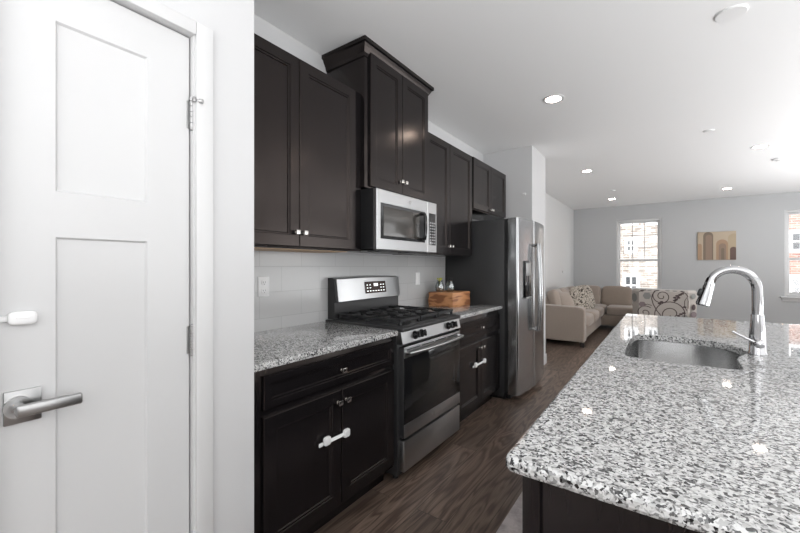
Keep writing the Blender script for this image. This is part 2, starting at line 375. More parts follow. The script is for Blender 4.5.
# far windows
def window(n, x0, x1):
    f = MB(); y = 10.47; fw = .045; mid = 1.43
    f.box(x0, x0+fw, 10.42, 10.53, WZ0, WZ1, .004); f.box(x1-fw, x1, 10.42, 10.53, WZ0, WZ1, .004)
    f.box(x0+fw, x1-fw, 10.42, 10.53, WZ1-fw, WZ1, .004); f.box(x0+fw, x1-fw, 10.42, 10.53, WZ0, WZ0+fw, .004)
    root = struct(f.build('window_%d' % n, 'trim'), 'white double hung window, ' + ('left' if n == 1 else 'right') + ' one on the grey wall')
    up = MB(); s = .04
    def sash(mb, z0, z1, yy):
        mb.box(x0+fw, x0+fw+s, yy, yy+.03, z0, z1, .003); mb.box(x1-fw-s, x1-fw, yy, yy+.03, z0, z1, .003)
        mb.box(x0+fw+s, x1-fw-s, yy, yy+.03, z0, z0+s, .003); mb.box(x0+fw+s, x1-fw-s, yy, yy+.03, z1-s, z1, .003)
    sash(up, mid-.02, WZ1-fw, 10.485); up.build('upper_sash', 'trim', root)
    gx = MB(); iw = (x1-x0-2*fw-2*s)
    for k in (1, 2): gx.box(x0+fw+s+iw*k/3-.007, x0+fw+s+iw*k/3+.007, 10.493, 10.505, mid+.02, WZ1-fw-s)
    zz0, zz1 = mid+.02, WZ1-fw-s
    for k in (1, 2): gx.box(x0+fw+s, x1-fw-s, 10.4925, 10.5055, zz0+(zz1-zz0)*k/3-.007, zz0+(zz1-zz0)*k/3+.007)
    gx.build('grille', 'grey_plastic', root)
    lo = MB(); sash(lo, WZ0+fw, mid+.035, 10.45); lo.build('lower_sash', 'trim', root)
    g = MB(); g.box(x0+fw+s, x1-fw-s, 10.508, 10.512, mid+.02, WZ1-fw-s); g.box(x0+fw+s, x1-fw-s, 10.464, 10.468, WZ0+fw+s, mid-.005); g.build('window_pane', 'pane', root)
    sl = MB(); sl.box(x0-.06, x1+.06, 10.33, 10.43, WZ0-.03, WZ0, .006); sl.box(x0-.03, x1+.03, 10.382, 10.4, WZ0-.10, WZ0-.03, .003)
    sl.build('window_sill', 'trim', root)
window(1, *W1); window(2, *W2)

# pantry door
XD = -1.283
lf = MB()
y0, y1, z0, z1 = .168, .603, .012, 2.045
pr_ = [(0, -.035), (0, -.002), (.002, 0)]
def pocket(mb, a0, a1, b0, b1):
    pf = [(0, 0), (.005, -.007), (.010, -.008)]
    mb.loops([rectx(XD+d, a0, a1, b0, b1, i) for i, d in pf])
pockets = [(.270, .480, 1.484, 1.925), (.270, .480, .25, 1.366)]
# face of rails and stiles around the two recessed panels
def quad(mb, a0, a1, b0, b1, x=XD): mb.loops([rectx(x, a0, a1, b0, b1, 0)])
lf.loops([rectx(XD+d, y0, y1, z0, z1, i) for i, d in pr_], close=False)
quad(lf, y0+.002, .270, z0+.002, z1-.002); quad(lf, .480, y1-.002, z0+.002, z1-.002)
quad(lf, .270, .480, z0+.002, .25); quad(lf, .270, .480, 1.366, 1.484); quad(lf, .270, .480, 1.925, z1-.002)
for p in pockets: pocket(lf, *p)
lf.loops([rectx(XD-.035, y0, y1, z0, z1, 0)])
door = struct(lf.build('door_1', 'door_white'), 'white two panel pantry door')
dc = MB()   # casing
for a0, a1 in ((DY1-.006, DY1+.050), (DY0-.050, DY0+.006)): dc.box(XP, XP+.017, a0, a1, 0, DT+.034, .004)
dc.box(XP, XP+.0168, DY0+.006, DY1-.006, DT-.010, DT+.0338, .004)
jb = MB(); jb.box(-1.38, XP+.004, DY1-.011, DY1+.004, 0, DT+.004); jb.box(-1.38, XP+.004, DY0-.004, DY0+.011, 0, DT+.004); jb.box(-1.38, XP+.004, DY0+.011, DY1-.011, DT-.010, DT+.004)
jb.box(-1.345, -1.325, DY1-.022, DY1-.011, 0, DT-.01); jb.box(-1.345, -1.325, DY0+.011, DY0+.022, 0, DT-.01)
dco = struct(dc.build('trim_1', 'trim'), 'white casing around the pantry door'); jb.build('door_jamb', 'trim', dco)
for zc in (1.79, 1.048, .25):
    hg = MB()
    for k in range(5): hg.cyl((XD+.010, .6055, zc-.045+k*.018+.0008), (XD+.010, .6055, zc-.045+(k+1)*.018-.0008), .0065, seg=16)
    hg.sphere((XD+.010, .6055, zc+.047), .006); hg.sphere((XD+.010, .6055, zc-.047), .006)
    hg.box(XD-.0002, XD+.0025, .594, .606, zc-.045, zc+.045)
    h = hg.build('hinge', 'satin', door, label='satin metal hinge')
    if zc > 1.5:
        st = MB(); st.cyl((XD+.010, .6055, zc+.045), (XD+.010, .6055, zc+.056), .009); st.box(XD+.006, XD+.030, .602, .610, zc+.040, zc+.056, .002)
        st.cyl((XD+.022, .612, zc+.048), (XD+.036, .624, zc+.044), .004); st.cyl((XD+.032, .620, zc+.045), (XD+.039, .627, zc+.044), .007); st.build('door_stop', 'satin', h)
lv = MB(); lv.box(XD, XD+.008, .176, .243, .910, .990, .002); 
hp = lv.build('handle_rose', 'satin', door, label='square satin backplate')
lv = MB(); lv.cyl((XD+.008, .2, .951), (XD+.014, .2, .951), .026); lv.cyl((XD+.012, .2, .951), (XD+.046, .2, .951), .012)
lv.box(XD+.040, XD+.056, .190, .312, .936, .964, .005, 3)
lv.build('lever_handle', 'satin', door, label='satin lever handle')
lt = thing('safety_latch', 'white oval child latch stuck on the white door above the lever', 'safety latch', (XD, .2, 1.16))
l = MB(); l.super((XD+.008, .208, 1.165), (.009, .026, .0165), 4); l.box(XD+.015, XD+.018, .196, .220, 1.164, 1.167, .001); l.build('catch', 'white_plastic', lt)
l = MB(); l.box(XD+.001, XD+.006, .155, .19, 1.158, 1.172, .002); l.build('strap', 'white_plastic', lt)

# ---------------------------------------------------------------- kitchen run
XF = -1.30
def knob(parent, y, z, x=XF, square=True):
    k = MB(); k.cyl((x, y, z), (x+.016, y, z), .005, seg=12); k.cyl((x, y, z), (x+.003, y, z), .009, seg=16)
    k.box(x+.015, x+.026, y-.014, y+.014, z-.012, z+.012, .003)
    return k.build('knob', 'nickel', parent, label='square nickel knob')
def base_cab(y0, y1, label, dl, dr, drawer, knobs, f0, f1):
    t = thing('base_cabinet', label, 'cabinet', (-1.62, (y0+y1)/2, 0))
    b = MB(); b.box(-1.929, -1.322, y0, y1, .10, .883, .001); b.box(-1.929, -1.39, y0+.002, y1-.002, 0, .10); b.build('carcass', 'espresso', t)
    d = panel_x(MB(), XF, *drawer, fw=.030).build('drawer', 'espresso', t); knob(d, (drawer[0]+drawer[1])/2, (drawer[2]+drawer[3])/2)
    e = panel_x(MB(), XF, *dl).build('door', 'espresso', t); knob(e, dl[1]-.026, dl[3]-.055)
    e = panel_x(MB(), XF, *dr).build('door', 'espresso', t); knob(e, dr[0]+.026, dr[3]-.055)
    return t
base_cab(.834, 1.783, 'black wooden base cabinet left of the range, one drawer over two doors',
         (.896, 1.330, .125, .685), (1.336, 1.766, .125, .685), (.896, 1.766, .715, .850), None, 0, 0)
base_cab(2.566, 3.498, 'black wooden base cabinet between the range and refrigerator', (2.60, 3.030, .125, .650), (3.036, 3.478, .125, .650), (2.60, 3.478, .690, .838), None, 0, 0)
def latch(y0, z0, y1, z1, label, g=None):
    t = thing('safety_latch', label, 'safety latch', (XF, y0, z0))
    s = MB(); s.tube([(XF+.012, y0-.02, z0-.004), (XF+.016, (y0+y1)/2, (z0+z1)/2), (XF+.012, y1+.01, z1)], .008, 10, (.35, 1)); s.build('strap', 'white_plastic', t, label='narrow translucent strap')
    for y, z in ((y0, z0), (y1, z1)):
        s = MB(); s.super((XF+.0105, y, z), (.010, .020, .020), 4); s.build('catch', 'white_plastic', t)
    e = MB(); e.box(XF+.001, XF+.008, y0-.045, y0-.02, z0-.018, z0, .003); e.build('pull_tab', 'white_plastic', t)
latch(1.225, .475, 1.355, .466, 'white strap latch across doors of the cabinet left of the range')
latch(2.90, .470, 3.085, .468, 'white strap latch across doors of the cabinet beside the refrigerator')

XC = -1.282
for a, b_, lab in ((.834, 1.783, 'speckled grey granite worktop left of the range'), (2.566, 3.503, 'speckled grey granite worktop between range and refrigerator')):
    mb = at(MB(), (-1.6, a, .884)); mb.box(-1.918, XC, a, b_, .884, .914, .004, 3); tag(mb.build('worktop', 'granite'), lab, 'countertop')
bs = at(MB(), (-1.93, .834, .986)); bs.box(-1.9298, -1.9185, .834, 3.525, .884, 1.384)
tag(bs.build('tile_backsplash', 'tile', flat=True), 'pale grey glossy tile backsplash behind the range', 'backsplash')
# outlet, switches
def plate(name, y, z, label, cat, kind):
    t = thing(name, label, cat, (-1.918, y, z)); x = -1.9185
    MB().box(x, x+.005, y-.037, y+.037, z-.058, z+.058, .002).build('cover_plate', 'white_plastic', t)
    if kind == 'outlet':
        for s in (-1, 1):
            m = MB(); m.super((x+.006, y, z+s*.024), (.003, .017, .016), 4); o = m.build('socket', 'white_plastic', t)
            m = MB(); m.box(x+.0085, x+.0095, y-.008, y-.006, z+s*.024-.004, z+s*.024+.006); m.box(x+.0085, x+.0095, y+.006, y+.008, z+s*.024-.004, z+s*.024+.006); m.cyl((x+.0085, y, z+s*.024-.010), (x+.0095, y, z+s*.024-.010), .0025, seg=10); m.build('slot', 'black', o)
    else:
        MB().box(x+.005, x+.0075, y-.017, y+.017, z-.034, z+.034, .001).build('rocker', 'white_plastic', t)
plate('wall_outlet', 1.318, 1.173, 'white double outlet on the tiles left of the range', 'outlet', 'outlet')
plate('light_switch', 2.982, 1.175, 'white rocker switch on the tiles right of the range', 'switch', 'switch')

def upper_cab(y0, y1, z0, z1, xf, ysplit, label, ky, kz, yl=.012, yr=.003):
    t = thing('upper_cabinet', label, 'cabinet', (-1.75, (y0+y1)/2, z0))
    b = MB(); b.box(-1.928, xf-.021, y0, y1, z0, z1, .001)
    b.build('carcass', 'espresso', t)
    for a, c, k in ((y0+yl, ysplit-.002, ky[0]), (ysplit+.002, y1-yr, ky[1])):
        d = panel_x(MB(), xf, a, c, z0+.010, z1-.008).build('door', 'espresso', t); knob(d, k, kz, xf)
    return t
t = upper_cab(.834, 1.822, 1.386, 2.405, -1.587, 1.310, 'black two door upper cabinet left of the microwave', (1.284, 1.336), 1.470, yr=.070)
MB().box(-1.925, -1.66, .84, 1.75, 1.3815, 1.3858).build('bottom_panel', 'natural_edge', t, label='bare pale wood underside')
t = upper_cab(1.826, 2.588, 1.802, 2.69, -1.560, 2.225, 'tall black upper cabinet with crown moulding above the microwave', (2.199, 2.251), 1.900, yl=.04)
# crown: profile swept on three sides (front, left, right)
cr = MB(); prof = [(-.002, 2.645), (.006, 2.647), (.010, 2.668), (.026, 2.695), (.034, 2.712), (.046, 2.718), (.046, 2.742), (-.03, 2.742)]
xf = -1.5815; ca0, ca1 = 1.826, 2.588
for (ca, cb) in zip(prof, prof[1:]):
    P = lambda o, z: [(-1.929, ca0-o, z), (xf+o, ca0-o, z), (xf+o, ca1+o, z), (-1.929, ca1+o, z)]
    A = P(*ca); B = P(*cb); b = bmesh.new()
    for i in range(3): b.faces.new([b.verts.new(v) for v in (A[i], A[i+1], B[i+1], B[i])])
    cr._merge(b)
cr.build('crown_moulding', 'espresso', t)
upper_cab(2.592, 3.485, 1.392, 2.405, -1.587, 3.008, 'black two door upper cabinet right of the microwave', (2.982, 3.034), 1.472)
t = upper_cab(3.505, 4.456, 1.872, 2.412, -1.587, 3.978, 'short black upper cabinet above the refrigerator', (3.952, 4.004), 1.915)

# microwave
XM = -1.480; my0, my1, mz0, mz1 = 1.826, 2.580, 1.398, 1.790
t = thing('microwave', 'stainless over the range microwave under the tall cabinet', 'microwave', (-1.7, 2.15, mz0))
MB().box(-1.928, XM-.03, my0, my1, mz0+.006, mz1-.001, .003).build('housing', 'black', t)
d = MB(); yd = 2.440
d.loops([rectx(XM+dd, my0+.003, yd, mz0, mz1-.004, i) for i, dd in [(0, -.028), (0, -.004), (.004, 0), (.028, 0)]], close=False)
d.loops([rectx(XM, my0+.031, yd-.028, mz0+.028, mz1-.032, 0), [(XM, 1.866, 1.468), (XM, 2.412, 1.468), (XM, 2.412, 1.700), (XM, 1.866, 1.700)], [(XM-.003, 1.868, 1.470), (XM-.003, 2.410, 1.470), (XM-.003, 2.410, 1.698), (XM-.003, 1.868, 1.698)]], close=False)
dr = d.build('door', 'steel', t)
w_ = MB(); w_.loops([rectx(XM-.003, 1.868, 2.410, 1.470, 1.698, 0)]); w_.build('door_frame', 'black_gloss', dr)
w_ = MB(); w_.box(XM-.003, XM-.0015, 1.900, 2.33, 1.49, 1.680, .0005); w_.build('door_window', 'mw_glass', dr)
hh = MB(); hh.tube([(XM, 2.36, 1.49), (XM+.025, 2.36, 1.495), (XM+.032, 2.36, 1.52), (XM+.034, 2.36, 1.58), (XM+.032, 2.36, 1.65), (XM+.025, 2.36, 1.675), (XM, 2.36, 1.68)], .010, 12, (1, 1.3)); hh.build('handle', 'black_gloss', dr, label='black vertical handle')
cp = MB(); cp.loops([rectx(XM+dd, yd+.003, my1, mz0, mz1-.004, i) for i, dd in [(0, -.028), (0, -.004), (.004, 0)]]); cpo = cp.build('control_panel', 'steel', t)
g = MB(); g.box(XM, XM+.0015, yd+.022, my1-.018, 1.455, 1.700, .0005); gk = g.build('key_pad', 'black_gloss', cpo)
g = MB()
for r_ in range(8):
    for c_ in range(3): g.box(XM+.0016, XM+.0022, yd+.034+c_*.028, yd+.050+c_*.028, 1.468+r_*.022, 1.476+r_*.022)
g.build('key', 'grey_plastic', gk, label='grid of small pale keys')
g = MB(); g.box(-1.90, XM-.02, 1.85, 2.55, mz0-.004, mz0+.006); g.box(-1.62, -1.52, 1.90, 2.15, mz0-.010, mz0-.004, .001); g.box(-1.62, -1.52, 2.25, 2.50, mz0-.010, mz0-.004, .001); g.build('vent_grille', 'black', t)
def text_mesh(s, size, m, loc, rot, parent, name):
    cu = bpy.data.curves.new('tmp', 'FONT'); cu.body = s; cu.size = size; cu.align_x = 'CENTER'; cu.align_y = 'CENTER'; cu.extrude = .0002
    o = bpy.data.objects.new('tmp', cu); C.objects.link(o); dg = bpy.context.evaluated_depsgraph_get(); me = bpy.data.meshes.new_from_object(o.evaluated_get(dg)); bpy.data.objects.remove(o)
    me.transform(Matrix.Translation(loc) @ Matrix.Rotation(R(90), 4, 'Z') @ Matrix.Rotation(R(90), 4, 'X'))
    off = Vector((0, 0, 0)); p = parent
    while p is not None: off += p.location; p = p.parent
    me.transform(Matrix.Translation(-off)); me.materials.append(M[m]); q = bpy.data.objects.new(name, me); C.objects.link(q); q.parent = parent; return q
def badge(parent, x, y, z, r):
    b = MB(); b.lathe([(0, .0), (r, .0), (r, .0015), (r*.86, .0025), (r*.84, .0012), (0, .0012)], (x, y, z), (1, 0, 0)); o = b.build('badge', 'satin', parent, label='round metal badge')
    return o
badge(dr, XM, 2.205, 1.743, .013)

# gas range
t = thing('gas_range', 'stainless and black gas range with five burner grates', 'range', (-1.6, 2.17, 0))
ry0, ry1 = 1.800, 2.562; XR = -1.27
MB().box(-1.915, -1.305, ry0+.004, ry1-.004, .035, .90, .003).build('body', 'charcoal_enamel', t)
for xx in (-1.88, -1.35):
    for yy in (ry0+.05, ry1-.05): MB().cyl((xx, yy, 0), (xx, yy, .036), .018, .014).build('foot', 'black', t)
ck = MB(); ck.box(-1.915, -1.262, ry0, ry1, .9005, .925, .006, 3)
ck.loops([[(-1.84+i, ry0+.03+i, .925+z), (-1.30-i, ry0+.03+i, .925+z), (-1.30-i, ry1-.03-i, .925+z), (-1.84+i, ry1-.03-i, .925+z)] for i, z in ((-.014, 0), (-.008, .005), (0, .005), (.008, .001))])
ck.build('cooktop', 'charcoal_enamel', t)
burn = [(-1.70, 1.98), (-1.44, 1.98), (-1.57, 2.18), (-1.70, 2.38), (-1.44, 2.38)]
for bx, by in burn:
    m = MB(); m.lathe([(.055, .926), (.05, .934), (.038, .938), (.036, .946), (0, .948)], (bx, by, 0)); m.build('burner', 'cast', t)
gw = (ry1-ry0-.07)/3
for k in range(3):
    a = ry0+.035+k*gw+.004; c = a+gw-.008; m = MB(); zt = .968; x0, x1 = -1.835, -1.305; th = .0065
    def bar(p, q, zz=zt, hgt=.016):
        p = Vector((*p, 0)); q = Vector((*q, 0)); d = q-p; ang = math.atan2(d.y, d.x); mid = (p+q)/2
        m.box(-d.length/2, d.length/2, -th, th, zz-hgt, zz, .003, 1, Matrix.Translation(mid) @ Matrix.Rotation(ang, 4, 'Z'))
    for yy in (a+th, c-th): bar((x0, yy), (x1, yy))
    for xx in (x0+th, x1-th, (x0+x1)/2): bar((xx, a), (xx, c))
    ymid = (a+c)/2
    for bx in (-1.70, -1.44):
        for dx, dy in ((1, 0), (-1, 0), (0, 1), (0, -1)):
            e = (bx+dx*.13, ymid) if dx else (bx, ymid+dy*(gw/2-.01)); bar((bx+dx*.03, ymid+dy*.03), e, zt+.004)
    for xx in (x0+.01, (x0+x1)/2, x1-.01):
        for yy in (a+.01, c-.01): m.box(xx-.008, xx+.008, yy-.008, yy+.008, .931, zt-.01, .002)
    m.build('grate', 'cast', t)
# control panel, sloped
cp = MB(); cp.prism([(-1.31, .822), (-1.262, .830), (-1.278, .902), (-1.31, .902)], 'y', ry0+.002, ry1-.002); cpo = cp.build('control_panel', 'steel', t)
for ky in (1.945, 2.02, 2.375, 2.45):
    m = MB(); nx = Vector((.976, 0, .217)); c0 = Vector((-1.270, ky, .866)); m.cyl(c0, c0+nx*.008, .026, .025); m.cyl(c0+nx*.008, c0+nx*.030, .020, .018); m.box(-.003, .012, -.005, .005, -.020, .020, .002, 1, Matrix.Translation(c0+nx*.026) @ Matrix.Rotation(-.2, 4, 'Y')); m.build('knob', 'black_gloss', cpo)
d = MB(); d.box(-1.308, XR, ry0+.024, ry1-.004, .262, .807, .004, 2); dr = d.build('oven_door', 'charcoal_enamel', t)
m = MB(); m.box(XR-.0005, XR+.004, ry0+.024, ry1-.004, .742, .807, .002); m.build('top_rail', 'steel', dr)
m = MB()
for k in range(4): m.box(XR+.0038, XR+.0045, ry0+.05+k*.17, ry0+.20+k*.17, .786, .792)
m.build('vent_slot', 'black', dr)
m = MB(); m.box(XR-.0005, XR+.004, ry0+.024, ry1-.004, .264, .345, .002); m.build('bottom_rail', 'steel', dr)
badge(dr, XR+.004, 2.17, .306, .015)
m = MB(); m.box(XR-.0005, XR+.0035, ry0+.026, ry1-.006, .346, .741, .001); m.build('oven_glass', 'black_gloss', dr)
m = MB(); m.box(XR+.0034, XR+.0042, ry0+.11, ry1-.09, .41, .69, .0004); m.build('oven_window', 'oven_glass', dr)
hh = MB(); pts = [(XR, ry0+.05, .775)]
for k in range(13):
    u = k/12; pts.append((XR+.030+.022*math.sin(PI*u), ry0+.042+u*(ry1-ry0-.064), .772))
pts.append((XR, ry1-.03, .775)); hh.tube(pts, .012, 12, (1, 1.25)); hh.build('handle', 'steel', dr, label='curved stainless handle')
m = MB(); m.box(-1.312, XR+.002, ry0+.024, ry1-.004, .062, .246, .004, 2); m.build('drawer', 'steel', t)
bgm = MB(); yA, yB = ry0+.026, ry1+.012
prf = [(-1.915, .92), (-1.85, .92), (-1.85, 1.04), (-1.835, 1.05), (-1.855, 1.200), (-1.876, 1.211), (-1.915, 1.211)]
bgm.prism(prf, 'y', yA, yB); bgo = bgm.build('backguard', 'charcoal_enamel', t)
fr = MB(); L0 = []
nseg = 16
def fp(u, z, x): return (x+.022*math.sin(PI*u)**.6-.004, yA+.012+(yB-yA-.024)*u, z+.006*math.sin(PI*u))
b = bmesh.new(); rows = []
for (z, x) in ((1.046, -1.86), (1.047, -1.818), (1.125, -1.828), (1.200, -1.839), (1.210, -1.858), (1.212, -1.88)):
    rows.append([b.verts.new(fp(k/nseg, z, x)) for k in range(nseg+1)])
for r0, r1_ in zip(rows, rows[1:]):
    for k in range(nseg): b.faces.new((r0[k], r0[k+1], r1_[k+1], r1_[k]))
for j in (0, nseg): b.faces.new([r[j] for r in rows])
bmesh.ops.recalc_face_normals(b, faces=b.faces); fr._merge(b); fro = fr.build('fascia', 'steel', bgo)
xx = -1.808; TL = Matrix.Translation((xx, 0, 1.13)) @ Matrix.Rotation(-.14, 4, 'Y') @ Matrix.Translation((-xx, 0, -1.13))
m = MB(); m.box(xx-.012, xx+.002, 2.10, 2.345, 1.090, 1.178, .001, 1, TL); dp = m.build('control_display', 'panel_dark', bgo, label='dark control display with small white marks')
m = MB(); m.box(xx+.002, xx+.0032, 2.200, 2.245, 1.142, 1.162, 0, 1, TL); m.build('clock_digits', 'digits', bgo)
m = MB()
for k in range(7): m.box(xx+.002, xx+.003, 2.115+k*.032, 2.130+k*.032, 1.104, 1.109, 0, 1, TL)
for k in (0, 1, 5, 6):
    for zz in (1.128, 1.150): m.box(xx+.002, xx+.003, 2.115+k*.032, 2.130+k*.032, zz, zz+.004, 0, 1, TL)
m.build('display_mark', 'digits', bgo)

# refrigerator
t = thing('refrigerator', 'stainless side by side refrigerator with dark grey side', 'refrigerator', (-1.5, 3.99, 0))
fy0, fy1 = 3.530, 4.455; fc = 3.925
MB().box(-1.92, -1.275, fy0, fy1, .03, 1.752, .004).build('body', 'fridge_side', t)
m = MB(); m.box(-1.88, -1.28, fy0+.02, fy1-.02, 0, .03); m.box(-1.262, -1.22, fy0+.02, fy1-.02, .015, .055, .003); m.build('toe_grille', 'black', t)
def fdoor(a, c, bul):
    n = 14; b = bmesh.new(); poly = []
    for k in range(n+1):
        u = k/n; g = (a+c)/2; e = min(u, 1-u)*(c-a)
        yy = a+(c-a)*u
        gl = (yy-fy0)/(fy1-fy0); x = -1.142+.038*math.sin(PI*gl)
        if e < .02: x -= .02*(1-math.sqrt(max(0, 1-(1-e/.02)**2)))
        poly.append((x, yy))
    # finer rounding points
    pts = []
    for k in range(0, 41):
        u = k/40; uu = .5-.5*math.cos(PI*u); yy = a+(c-a)*uu; gl = (yy-fy0)/(fy1-fy0); x = -1.142+.038*math.sin(PI*gl); e = min(yy-a, c-yy)
        if e < .018: x -= .018*(1-math.sqrt(max(0, 1-(1-e/.018)**2)))
        pts.append((x, yy))
    mb = MB(); mb.prism(pts+[(-1.239, c), (-1.239, a)], 'z', .060, 1.757); return mb
MB().box(-1.275, -1.239, fy0+.003, fy1-.003, .065, 1.75).build('door_gasket', 'black', t)
d1 = fdoor(fy0, fc-.003, 1).build('freezer_door', 'steel_fridge', t)
d2 = fdoor(fc+.003, fy1, 1).build('fridge_door', 'steel_fridge', t)
def fx(y): return -1.142+.038*math.sin(PI*(y-fy0)/(fy1-fy0))
m = MB(); m.box(fx(3.74)-.01, fx(3.74)+.010, 3.665, 3.845, .985, 1.345, .006, 2); dp = m.build('dispenser', 'black_gloss', d1, label='black ice and water dispenser')
m = MB(); m.box(fx(3.74)+.010, fx(3.74)+.0125, 3.675, 3.815, 1.20, 1.325, .001); m.build('dispenser_panel', 'steel', dp)
m = MB(); m.box(fx(3.74)+.008, fx(3.74)+.024, 3.665, 3.825, .975, .992, .004); m.build('drip_tray', 'steel', dp)
for yy, dd in ((fc-.028, d1), (fc+.036, d2)):
    x0 = fx(yy); m = MB(); pts = [(x0-.005, yy, .66)]+[(x0+.048+.016*math.sin(PI*k/12), yy, .64+k/12*.88) for k in range(13)]+[(x0-.005, yy, 1.50)]
    m.tube(pts, .0135, 12, (1, 1)); m.build('handle', 'steel_fridge', dd, label='long bowed stainless handle')

# wood block and jars
t = at(MB(), (-1.72, 3.24, .914)); lp = []
out = [(-1.853, 3.075), (-1.70, 3.070), (-1.600, 3.082), (-1.578, 3.12), (-1.572, 3.24), (-1.580, 3.34), (-1.572, 3.40), (-1.60, 3.43), (-1.72, 3.425), (-1.85, 3.43), (-1.857, 3.25)]
def ring(z, s, jit=0): return [(-1.72+(x+1.72)*s+random.uniform(-jit, jit), 3.25+(y-3.25)*s+random.uniform(-jit, jit), z) for x, y in out]
t.loops([ring(.9142, .985), ring(.922, 1.0), ring(.97, 1.01, .004), ring(1.01, .995, .004), ring(1.038, 1.0), ring(1.046, .98)], back=True)
tag(t.build('wood_block', 'acacia'), 'orange brown live edge wood block on the granite by the refrigerator', 'wood block')
def jar(y, x, label, topm, h=.10):
    t = thing('glass_jar', label, 'jar', (x, y, 1.0465)); z = 1.0465
    m = MB(); m.lathe([(.0, 0), (.032, 0), (.042, .015), (.044, .05), (.036, .08), (.026, h), (.030, h+.008), (.027, h+.008), (.023, h), (.033, .078), (.040, .05), (.038, .016), (.028, .004), (0, .004)], (x, y, z)); m.build('glass_body', 'jar_glass', t)
    m = MB(); m.lathe([(0, .005), (.026, .005), (.036, .016), (.0385, .048), (0, .050)], (x, y, z)); m.build('contents', topm, t)
    m = MB()
    for k in range(4): a = k*1.7; m.tube([(x, y, z+.04), (x+.012*math.cos(a), y+.012*math.sin(a), z+h+.01), (x+.024*math.cos(a), y+.024*math.sin(a), z+h+.03)], [.003, .003, .008], 8)
    m.build('stopper', 'yellow' if topm == 'amber' else 'black', t)
jar(3.18, -1.79, 'left glass jar with yellow green top on the wood block', 'amber')
jar(3.26, -1.72, 'right glass jar with dark top on the wood block', 'grey_plastic')

# ---------------------------------------------------------------- island
ix0, ix1, iy0, iy1 = -.264, .83, .722, 3.49
t = thing('island_cabinet', 'black kitchen island cabinet under the large granite top', 'cabinet', (.2, 2.1, 0))
m = MB(); m.box(-.215, .58, .785, 3.45, .10, .883, .001); m.box(-.15, .56, .80, 3.43, 0, .10); 
m = MB()
CX0, CX1, CY0, CY1 = -.212, .60, .782, 3.452
m.box(CX0, CX0+.018, CY0, CY1, .10, .883); m.box(CX1-.018, CX1, CY0, CY1, 0, .883); m.box(CX0+.018, CX1-.018, CY0, CY0+.018, .0, .883); m.box(CX0+.018, CX1-.018, CY1-.018, CY1, 0, .883); m.box(CX0+.018, CX1-.018, CY0+.018, CY1-.018, .10, .118); m.box(CX0+.07, CX0+.088, CY0+.018, CY1-.018, 0, .10)
m.build('carcass', 'espresso', t)
MB().box(-.238, -.203, .762, .797, .10, .883, .002).build('corner_post', 'espresso', t)
MB().box(-.2025, CX1, .770, .7818, .0, .883, .001).build('end_panel', 'espresso', t)
ny = 5; wd = (CY1-.80-.01)/ny
for k in range(ny):
    a = .805+k*wd
    if k == 2: panel_x(MB(), -.233, a, a+wd-.006, .125, .865, sgn=-1).build('door', 'espresso', t)
    else:
        panel_x(MB(), -.233, a, a+wd-.006, .125, .685, sgn=-1).build('door', 'espresso', t); panel_x(MB(), -.233, a, a+wd-.006, .715, .85, fw=.03, sgn=-1).build('drawer', 'espresso', t)
def rr(x0, x1, y0, y1, rad, n=8):
    rads = rad if isinstance(rad, tuple) else (rad,)*4; P = []
    for (cx, cy, a0, r_) in ((x1-rads[0], y1-rads[0], 0, rads[0]), (x0+rads[1], y1-rads[1], 90, rads[1]), (x0+rads[2], y0+rads[2], 180, rads[2]), (x1-rads[3], y0+rads[3], 270, rads[3])):
        for k in range(n+1): a = R(a0+90*k/n); P.append((cx+r_*math.cos(a), cy+r_*math.sin(a)))
    return P
hx0, hx1, hy0, hy1 = -.150, .262, 1.835, 2.425
hole = [(-.115, 1.818), (.205, 1.818), (.234, 1.846), (.233, 1.95), (.236, 2.06), (.262, 2.13), (.292, 2.21), (.285, 2.30), (.245, 2.40), (.17, 2.46), (.06, 2.482), (-.09, 2.482), (-.15, 2.44), (-.152, 1.86)]
for _ in range(3):
    q = []
    for i in range(len(hole)):
        A = hole[i]; B = hole[(i+1) % len(hole)]; q += [(A[0]*.75+B[0]*.25, A[1]*.75+B[1]*.25), (A[0]*.25+B[0]*.75, A[1]*.25+B[1]*.75)]
    hole = q
hx0, hx1, hy0, hy1 = -.152, .292, 1.818, 2.482
def inset_ring(i, z): return [(x, y, z) for x, y in rr(ix0+i, ix1-i, iy0+i, iy1-i, max(.004, .022-i))]
b = bmesh.new()
rs = [[b.verts.new(p) for p in inset_ring(i, z)] for i, z in ((.010, .884), (.004, .886), (0, .893), (0, .905), (.003, .911), (.009, .914))]
for A, B in zip(rs, rs[1:]):
    for k in range(len(A)): b.faces.new((A[k], A[(k+1) % len(A)], B[(k+1) % len(A)], B[k]))
def hr(z, g): 
    cx, cy = (hx0+hx1)/2, (hy0+hy1)/2
    return [b.verts.new((cx+(x-cx)*(1+g), cy+(y-cy)*(1+g), z)) for x, y in hole]
hs = [hr(.914, .012), hr(.911, 0), hr(.884, 0)]
for A, B in zip(hs, hs[1:]):
    for k in range(len(A)): b.faces.new((A[k], A[(k+1) % len(A)], B[(k+1) % len(A)], B[k]))
def ringedges(V): return [b.edges.get((V[k], V[(k+1) % len(V)])) or b.edges.new((V[k], V[(k+1) % len(V)])) for k in range(len(V))]
bmesh.ops.triangle_fill(b, use_beauty=True, use_dissolve=False, edges=ringedges(rs[-1])+ringedges(hs[0]))
bmesh.ops.triangle_fill(b, use_beauty=True, use_dissolve=False, edges=ringedges(rs[0])+ringedges(hs[-1]))
bmesh.ops.recalc_face_normals(b, faces=b.faces)
m = at(MB(), (.25, 2.1, .884)); m._merge(b); tag(m.build('island_worktop', 'granite', flat=True), 'large speckled granite worktop on the island with sink cutout', 'countertop')
